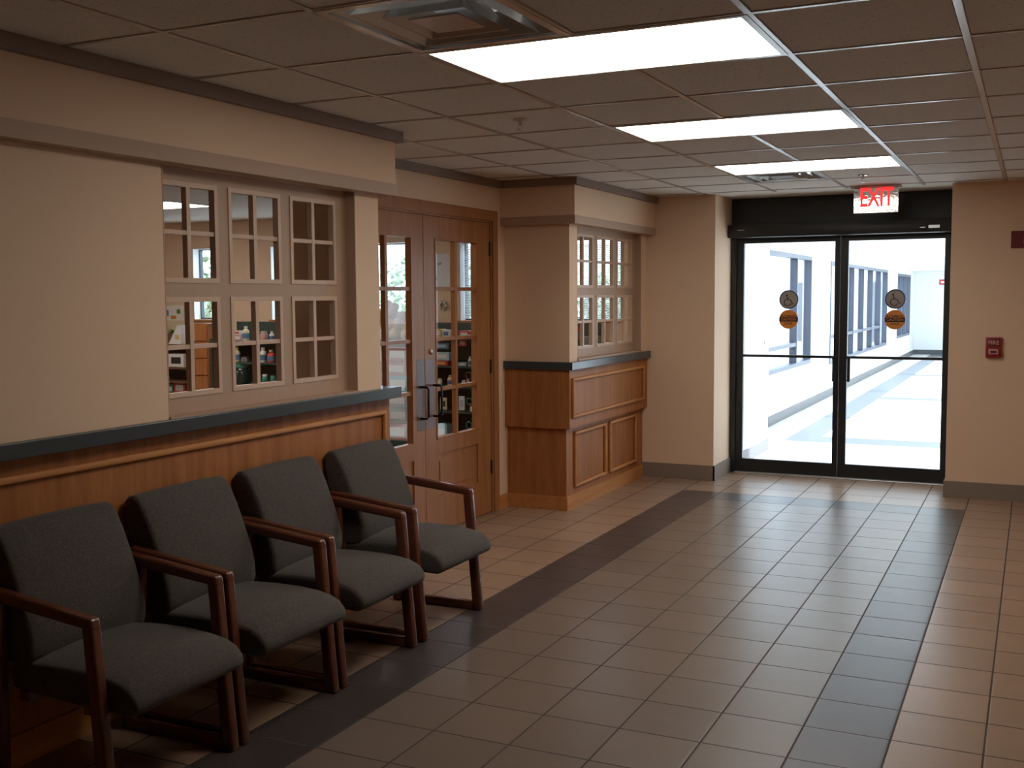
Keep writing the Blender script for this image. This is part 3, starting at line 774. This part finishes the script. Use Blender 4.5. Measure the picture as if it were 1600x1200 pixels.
bottle(-7.08, Y, 1.146, .026, .10, 'white', 'cream', 'little white bottle at the right of the top shelf', gm)
bottle(-7.542, Y, .923, .038, .15, 'cream', 'yellow', 'cream bottle on the second shelf', gm)
jar(-7.434, Y, .923, .045, .055, 'steel', 'steel', 'flat metal tin on the second shelf', gm)
bottle(-7.198, Y, .923, .037, .155, 'white', 'white', 'white bottle on the second shelf, left of the red one', gm)
bottle(-7.095, Y, .923, .041, .13, 'redbox', 'cream', 'red bottle on the second shelf', gm)
jar(-7.48, Y, .69, .088, .215, 'darkglass', 'teal', 'big dark green jar on the third shelf', gm)
jar(-7.18, Y, .69, .034, .11, 'teal', 'white', 'teal jar on the third shelf, left one of two', gm)
jar(-7.077, Y, .69, .030, .12, 'teal', 'darkglass', 'teal jar on the third shelf, right one of two', gm)
# left panes
t = empty('framed_print', (-8.75, 9.3, 1.34)); tag(t, 'small framed print with blue and orange shapes leaning by the shop window', 'framed print')
MB().box(-8.93, -8.56, 9.401, 9.42, 1.123, 1.53).build('backing_board', 'cream', t)
MB().box(-8.90, -8.60, 9.395, 9.401, 1.343, 1.509).build('print_sheet', 'white', t)
lab(MB().box(-8.86, -8.81, 9.392, 9.395, 1.39, 1.46).build('printed_shape', 'blueprint', t), 'blue shape')
lab(MB().box(-8.78, -8.70, 9.392, 9.395, 1.36, 1.40).build('printed_shape', 'orange', t), 'orange shape')
lab(MB().box(-8.69, -8.64, 9.392, 9.395, 1.42, 1.47).build('printed_shape', 'leaf2', t), 'green shape')
t = empty('basket', (-8.49, Y, 1.10)); tag(t, 'brown basket on the left shelf unit', 'basket')
MB().lathe((-8.49, Y, 1.10), [(.05, 0), (.065, .11), (.058, .11), (.045, .012)], 16).build('basket_body', 'basket', t, 40)
t = empty('potted_plant', (-8.51, Y + .12, 1.10)); tag(t, 'small green plant behind the brown basket', 'plant')
MB().lathe((-8.51, Y + .12, 1.10), [(.03, 0), (.04, .08)], 12).build('pot', 'basket', t, 40)
b = MB()
for k in range(26):
    a = random.uniform(0, 2 * PI); l = random.uniform(.05, .10); e = random.uniform(.2, 1.2)
    d = Vector((math.cos(a) * math.cos(e), math.sin(a) * math.cos(e), math.sin(e))); c = Vector((-8.51, Y + .12, 1.18)) + d * l * .9
    sd = d.cross(Vector((0, 0, 1))).normalized() * .016
    b.bm.faces.new([b.bm.verts.new(c - d * .03), b.bm.verts.new(c + sd), b.bm.verts.new(c + d * .035), b.bm.verts.new(c - sd)])
b.build('foliage', 'leaf2', t)
t = empty('box', (-8.35, Y, 1.10)); tag(t, 'white wedge-shaped box next to the brown basket', 'box', gl)
MB().prism([(-8.43, 1.10), (-8.255, 1.10), (-8.255, 1.30), (-8.30, 1.30)], 'y', Y - .05, Y + .10).build('carton_body', 'white', t)
MB().box(-8.33, -8.275, Y - .053, Y - .05, 1.15, 1.20).build('printed_panel', 'yellow', t)
carton(-8.483, -8.272, Y, .85, .99, 'white', 'ink', 'white box with a black printed window on the second left shelf', gl)
t = empty('ball', (-8.52, Y, .70)); tag(t, 'small white ball on the third left shelf', 'ball')
MB().lathe((-8.52, Y, .732), [(.03 * math.sin(PI * k / 8) + .0005, -.032 * math.cos(PI * k / 8)) for k in range(9)], 14).build('ball_body', 'white', t, 60)
carton(-8.533, -8.43, Y, .56, .66, 'teal', 'white', 'green and white box on the bottom left shelf', gl)
carton(-8.42, -8.26, Y, .56, .69, 'redbox', 'white', 'red and white box on the bottom left shelf', gl)
# behind the right door
carton(-5.15, -5.081, Y, 1.205, 1.283, 'yellow', 'white', 'yellow box on the top shelf left end', gd)
carton(-5.073, -4.991, Y, 1.205, 1.276, 'white', 'blueprint', 'white box on the top shelf beside the yellow box', gd)
carton(-4.893, -4.785, Y, 1.205, 1.268, 'redbox', 'white', 'long red box on the top shelf', gd)
carton(-4.894, -4.819, Y, 1.125, 1.187, 'redbox', 'pink', 'red packet hanging just under the top shelf', gd, .02)
carton(-5.145, -5.006, Y, 1.095, 1.150, 'blueprint', 'bluebox', 'dark blue picture card under the top shelf', gd, .02)
carton(-5.146, -5.0, Y, .985, 1.062, 'bluebox', 'white', 'light blue flat box on the second shelf', gd)
carton(-5.147, -5.001, Y - .03, .937, .984, 'redbox', 'yellow', 'red and yellow packet under the light blue box', gd, .12)
carton(-4.904, -4.815, Y, .937, .970, 'greybox', 'white', 'flat grey packet on the second shelf', gd)
bottle(-4.776, Y, .937, .018, .09, 'cream', 'white', 'slim cream bottle on the second shelf', gd)
jar(-5.10, Y, .748, .022, .065, 'white', 'cream', 'white cup-sized jar on the third shelf', gd)
bottle(-4.989, Y, .748, .028, .10, 'cream', 'cream', 'round cream bottle on the third shelf', gd)
jar(-4.845, Y, .748, .020, .055, 'white', 'white', 'white low jar on the third shelf, left one of two', gd)
jar(-4.80, Y, .748, .016, .07, 'pink', 'white', 'pale narrow jar on the third shelf, right one of two', gd)
carton(-5.103, -5.034, Y, .515, .627, 'cream', 'ink', 'cream picture card standing on the fourth shelf', gd, .02)
carton(-4.901, -4.84, Y, .515, .650, 'white', 'greybox', 'white framed card standing on the fourth shelf', gd, .02)
jar(-4.757, Y, .51, .022, .06, 'cream', 'redbox', 'tiny cream jar with a red lid on the fourth shelf', gd)
carton(-5.155, -5.02, Y - .02, .22, .372, 'bluebox', 'white', 'pale blue box on the lowest shelf', gd, .18)
for i, (x, z, r) in enumerate([(-4.745, .612, .030), (-4.75, .852, .032), (-4.752, .39, .030)]):
    lb = ['green ring ornament above the tiny cream jar', 'brown ring ornament above the slim shelf front', 'green ring ornament by the lowest shelf'][i]
    o = MB().tube([(x + r * math.cos(a), SY0 - .0055, z + r * math.sin(a)) for a in [2 * PI * k / 16 for k in range(16)]], .006, 6, True).build('ring_ornament', ['teal', 'basket', 'teal'][i])
    tag(o, lb, 'ornament')
# far lattice goods
gf = 'goods low behind the far lattice window'
bottle(-3.76, Y, 1.205, .026, .10, 'cream', 'basket', 'cream bottle low behind the far lattice, left one of two', gf)
bottle(-3.67, Y, 1.205, .026, .12, 'redbox', 'basket', 'red bottle low behind the far lattice, right one of two', gf)
# wall pieces between windows
t = empty('poster', (-5.30, YB, 1.85)); tag(t, 'white floral poster on the shop wall behind the right wooden door', 'poster')
MB().box(-5.42, -5.215, YB - .008, YB, 1.69, 2.01).build('poster_sheet', 'paper', t)
b = MB()
for k in range(7):
    b.lathe((-5.39 + random.random() * .13, YB - .009, 1.74 + random.random() * .2), [(.014, 0), (.014, .001)], 8, 'y')
b.build('floral_print', 'greybox', t)
t = empty('wreath', (-5.29, YB - .02, 1.50)); tag(t, 'small green and white wreath hanging below the floral poster', 'wreath')
b = MB().tube([(-5.29 + .035 * math.cos(a), YB - .015, 1.50 + .035 * math.sin(a)) for a in [2 * PI * k / 14 for k in range(14)]], .013, 7, True); b.build('wreath_ring', 'sage', t)
b = MB()
for k in range(6): b.lathe((-5.29 + .036 * math.cos(k), YB - .03, 1.50 + .036 * math.sin(k)), [(.016, 0), (.008, -.008)], 8, 'y')
b.build('blossom', 'white', t)
# display stand with boxes behind the left door
t = empty('display_stand', (-5.68, 9.15, 0)); tag(t, 'dark stand holding gift boxes behind the left wooden door', 'display stand')
MB().box(-6.02, -5.38, 8.93, 9.38, .0, .20).build('stand_base', 'green_fix', t)
for x in (-6.02, -5.40): MB().box(x, x + .02, 9.0, 9.38, .20, 1.16).build('side_panel', 'green_fix', t)
MB().box(-6.0, -5.40, 8.95, 9.38, 1.14, 1.16).build('shelf', 'green_fix', t)
gb = 'gift boxes stacked on the stand behind the left wooden door'
rows_ = [(.20, .17), (.37, .15), (.52, .16), (.68, .15), (.83, .14), (.97, .14)]
mats = ['greybox', 'pink', 'white', 'greybox', 'pink', 'greybox', 'pink', 'bluebox', 'greybox', 'pink', 'white', 'pink']
nm_ = {'greybox': 'grey', 'pink': 'pink', 'white': 'white', 'bluebox': 'pale blue'}
lv = ['bottom', 'second', 'third', 'fourth', 'fifth', 'top']
k = 0
for r_, (z, h) in enumerate(rows_):
    off = (r_ % 2) * .06
    for (a, b_, sd) in ((-5.99, -5.74 + off, 'left'), (-5.735 + off, -5.41, 'right')):
        carton(a, b_ - .004, 8.97, z, z + h - .002, mats[k], 'white' if mats[k] != 'white' else 'greybox', '%s gift box on the %s side of the %s row' % (nm_[mats[k]], sd, lv[r_]), gb, .3); k += 1
b = MB()
for x, z, r in [(-5.93, 1.22, .07), (-5.80, 1.22, .075), (-5.67, 1.22, .07), (-5.54, 1.22, .072), (-5.44, 1.21, .055), (-5.88, 1.32, .068), (-5.75, 1.33, .07), (-5.62, 1.32, .066), (-5.51, 1.30, .06), (-5.83, 1.42, .062), (-5.71, 1.43, .06), (-5.60, 1.40, .055), (-5.77, 1.51, .052), (-5.68, 1.49, .045)]:
    b.lathe((x, 9.17 + random.uniform(-.03, .03), z), [(r * math.sin(PI * k / 10) + .0004, -r * math.cos(PI * k / 10)) for k in range(11)], 14)
o = b.build('plush_heap', 'plush', None, 80); tag(o, 'lumpy beige heap of burlap-like plush on the stand, against the window', 'plush')

# ------------------------------------------------------------------ corridor beyond the sliding door
XC = -2.87
struct(MB().box(-2.57, -2.45, 9.751, 11.15, 0, H - .001).build('wall_corridor', 'whitepaint'), 'white wall stub just behind the left glass leaf', 'wall')
w = MB(); wins = [(12.55, 15.75, .62, 2.12, [14.75]), (17.35, 24.5, .50, 2.10, [18.55, 19.75, 20.95, 22.15, 23.35]), (26.4, 29.2, .56, 2.06, [27.3, 28.25])]
w.box(-2.87, -2.5701, 11.03, 11.15, 0, H - .001)
prev = 11.15
for a, b_, c, d, ms in wins:
    w.box(XC - .12, XC, prev, a, 0, H - .001); w.box(XC - .12, XC, a, b_, 0, c); w.box(XC - .12, XC, a, b_, d, H - .001); prev = b_
w.box(XC - .12, XC, prev, 31, 0, H - .001)
struct(w.build('wall_corridor', 'whitepaint'), 'long white corridor wall with tall windows', 'wall')
cl_ = ['nearest corridor window seen through the left glass leaf', 'long corridor window with many mullions', 'farthest small corridor window']
for i, (a, b_, c, d, ms) in enumerate(wins):
    t = empty('window_%d' % (i + 8), (XC, (a + b_) / 2, c)); struct(t, cl_[i], 'window')
    f = MB(); e = .055; xa, xb = XC - .09, XC + .012
    f.box(xa, xb, a, a + e, c, d); f.box(xa, xb, b_ - e, b_, c, d); f.box(xa, xb, a + e, b_ - e, c, c + e); f.box(xa, xb, a + e, b_ - e, d - e, d)
    f.build('window_frame', 'winframe', t)
    m = MB()
    for y in ms: m.box(xa, xb - .004, y - .03, y + .03, c + e, d - e)
    if i < 2: m.box(xa + .01, xb - .01, a + e, (14.72 if i == 0 else 23.3), .90, .95)
    m.build('mullion', 'winframe', t)
    MB().box(XC - .05, XC - .045, a + e, b_ - e, c + e, d - e).build('glass_pane', 'glass', t)
b = MB(); b.box(XC, XC + .012, 11.15, 31, 0, .12)
struct(b.build('baseboard_corridor', 'vinylgrey'), 'grey baseboard along the corridor windows', 'baseboard')
struct(MB().box(-2.45, -2.438, 9.76, 11.15, 0, .12).build('baseboard_corridor', 'vinylgrey'), 'grey baseboard of the near white stub', 'baseboard')
struct(MB().box(-3, .6, 30.5, 30.6, 0, H).build('wall_corridor', 'whitepaint'), 'white end wall of the corridor', 'wall')
struct(MB().box(-2.86, .2, 30.488, 30.5, 0, .12).build('baseboard_corridor', 'vinylgrey'), 'dark baseboard at the corridor end', 'baseboard')
# right side with wide openings letting the sun in
w = MB(); XR = .35
w.box(XR, XR + .12, 9.76, 30.5, 0, .35); w.box(XR, XR + .12, 9.76, 30.5, 2.3, H - .001)
w.box(-.60, XR, 9.76, 9.88, 0, H - .001)
w.box(XR, XR + .12, 28.6, 30.5, .35, 2.3)
for y in (9.76, 14.0, 18.2, 22.4, 26.0): w.box(XR, XR + .12, y, y + .12, .35, 2.3)
struct(w.build('wall_corridor', 'whitepaint'), 'white right corridor wall with wide sunny window openings', 'wall')
t = empty('exit_sign', (-1.9, 28, 2.0)); tag(t, 'tiny red and white exit sign at the far end of the corridor', 'sign')
MB().box(-2.10, -1.83, 28.0, 28.03, 1.80, 1.93).build('sign_panel', 'red', t); MB().box(-1.97, -1.955, 28.01, 28.02, 1.93, 2.17).build('sign_stem', 'white', t)
MB().box(-2.06, -1.87, 27.995, 28.0, 1.845, 1.885).build('sign_stripe', 'white', t)
tag(MB().box(-2.35, -1.6, 28.6, 29.9, -.001, .012).build('floor_mat', 'black'), 'dark mat at the far end of the corridor', 'mat')
t = empty('light_switch', (-2.45, 10.95, 1.12)); tag(t, 'small grey switch plate on the white stub behind the glass', 'switch')
MB().box(-2.45, -2.443, 10.90, 10.99, 1.04, 1.18).build('switch_plate', 'steel', t); MB().box(-2.443, -2.438, 10.93, 10.96, 1.09, 1.13).build('toggle', 'white', t)

# ------------------------------------------------------------------ outdoors
struct(MB().box(-60, -2.99, 9.75, 60, -.35, -.1).build('ground', 'concrete'), 'pale paving outside the windows', 'ground')
struct(MB().box(.6, 40, -10, 60, -.35, -.1).build('ground', 'concrete'), 'pale paving on the sunny side', 'ground')
t = empty('building', (-12, 38, 0)); tag(t, 'pale building with dark door openings across the courtyard', 'building')
MB().box(-26, -3.0, 38, 42, -.1, 3.1).build('facade', 'farwall', t)
for x in (-22, -18, -14, -10.4, -7.6, -5.0): MB().box(x, x + .9, 37.95, 38, .0, 2.0).build('doorway', 'winframe', t)
MB().box(-26, -3.0, 37.7, 42.2, 3.1, 3.5).build('roof_edge', 'greybox', t)
def tree(x, y, h, r, label, seed):
    rnd = random.Random(seed); t = empty('tree', (x, y, -.1)); tag(t, label, 'tree', 'trees outside the shop windows')
    b = MB(); b.lathe((x, y, -.1), [(.13, 0), (.09, h * .4), (.04, h * .8)], 10); b.build('trunk', 'bark', t, 40)
    b = MB()
    for k in range(1500):
        a = rnd.uniform(0, 2 * PI); e = rnd.uniform(-1, 1); q = rnd.random() ** .4
        c = Vector((x + r * q * math.cos(a) * math.sqrt(1 - e * e), y + r * q * math.sin(a) * math.sqrt(1 - e * e), h * .62 + r * q * e * 1.15))
        d1 = Vector((rnd.uniform(-1, 1), rnd.uniform(-1, 1), rnd.uniform(-1, 1))).normalized(); d2 = d1.orthogonal().normalized(); s = rnd.uniform(.05, .11)
        b.bm.faces.new([b.bm.verts.new(c - d1 * s), b.bm.verts.new(c + d2 * s * .6), b.bm.verts.new(c + d1 * s), b.bm.verts.new(c - d2 * s * .6)])
    b.build('foliage', 'leaf', t)
for i, (x, y, h, r, l) in enumerate([(-9.3, 18, 1.9, .9, 'low leafy tree behind the left door window'), (-14.5, 16.5, 2.1, 1.0, 'low leafy tree seen through the left lattice panes'),
                                     (-6.8, 19, 1.9, .9, 'leafy tree behind the blinds of the right door'), (-5.2, 17.5, 1.8, .9, 'leafy tree behind the blinds of the far lattice'),
                                     (-12, 20, 2.1, 1.1, 'leafy tree farther out behind the shop')]):
    tree(x, y, h, r, l, i)

# ------------------------------------------------------------------ light and camera
wd = bpy.data.worlds.new('world'); bpy.context.scene.world = wd; wd.use_nodes = True
bg = wd.node_tree.nodes['Background']; bg.inputs[0].default_value = (.66, .84, 1.0, 1); bg.inputs[1].default_value = 6.0
sd = bpy.data.lights.new('sun', 'SUN'); sd.energy = 16; sd.angle = math.radians(1.2); sd.color = (.84, .92, 1)
so = bpy.data.objects.new('sun', sd); C.objects.link(so)
d = Vector((-.80, .12, -.58)).normalized()      # direction the light travels
so.rotation_euler = d.to_track_quat('-Z', 'Y').to_euler(); so.location = (10, 10, 12)

cam = bpy.data.cameras.new('camera'); co = bpy.data.objects.new('camera', cam); C.objects.link(co)
pan, pit, rol = 0.4484, -0.0802, -0.0065
f = Vector((-math.sin(pan) * math.cos(pit), math.cos(pan) * math.cos(pit), math.sin(pit)))
r = Vector((math.cos(pan), math.sin(pan), 0)); u = r.cross(f)
r2 = r * math.cos(rol) + u * math.sin(rol); u2 = -r * math.sin(rol) + u * math.cos(rol)
mt = Matrix((r2, u2, -f)).transposed().to_4x4(); mt.translation = Vector((0, 0, 1.5858)); co.matrix_world = mt
cam.sensor_width = 36; cam.sensor_fit = 'HORIZONTAL'; cam.lens = 1698.3568 / 1600 * 36; cam.clip_start = .05; cam.clip_end = 300
sc = bpy.context.scene; sc.camera = co
sc.view_settings.view_transform = 'Standard'; sc.view_settings.look = 'None'; sc.view_settings.gamma = 1; sc.view_settings.exposure = 0.12
cy = sc.cycles; cy.use_denoising = True; cy.max_bounces = 10; cy.diffuse_bounces = 5; cy.transparent_max_bounces = 16
cy.sample_clamp_indirect = 2.0; cy.sample_clamp_direct = 12.0; cy.caustics_reflective = False; cy.caustics_refractive = False
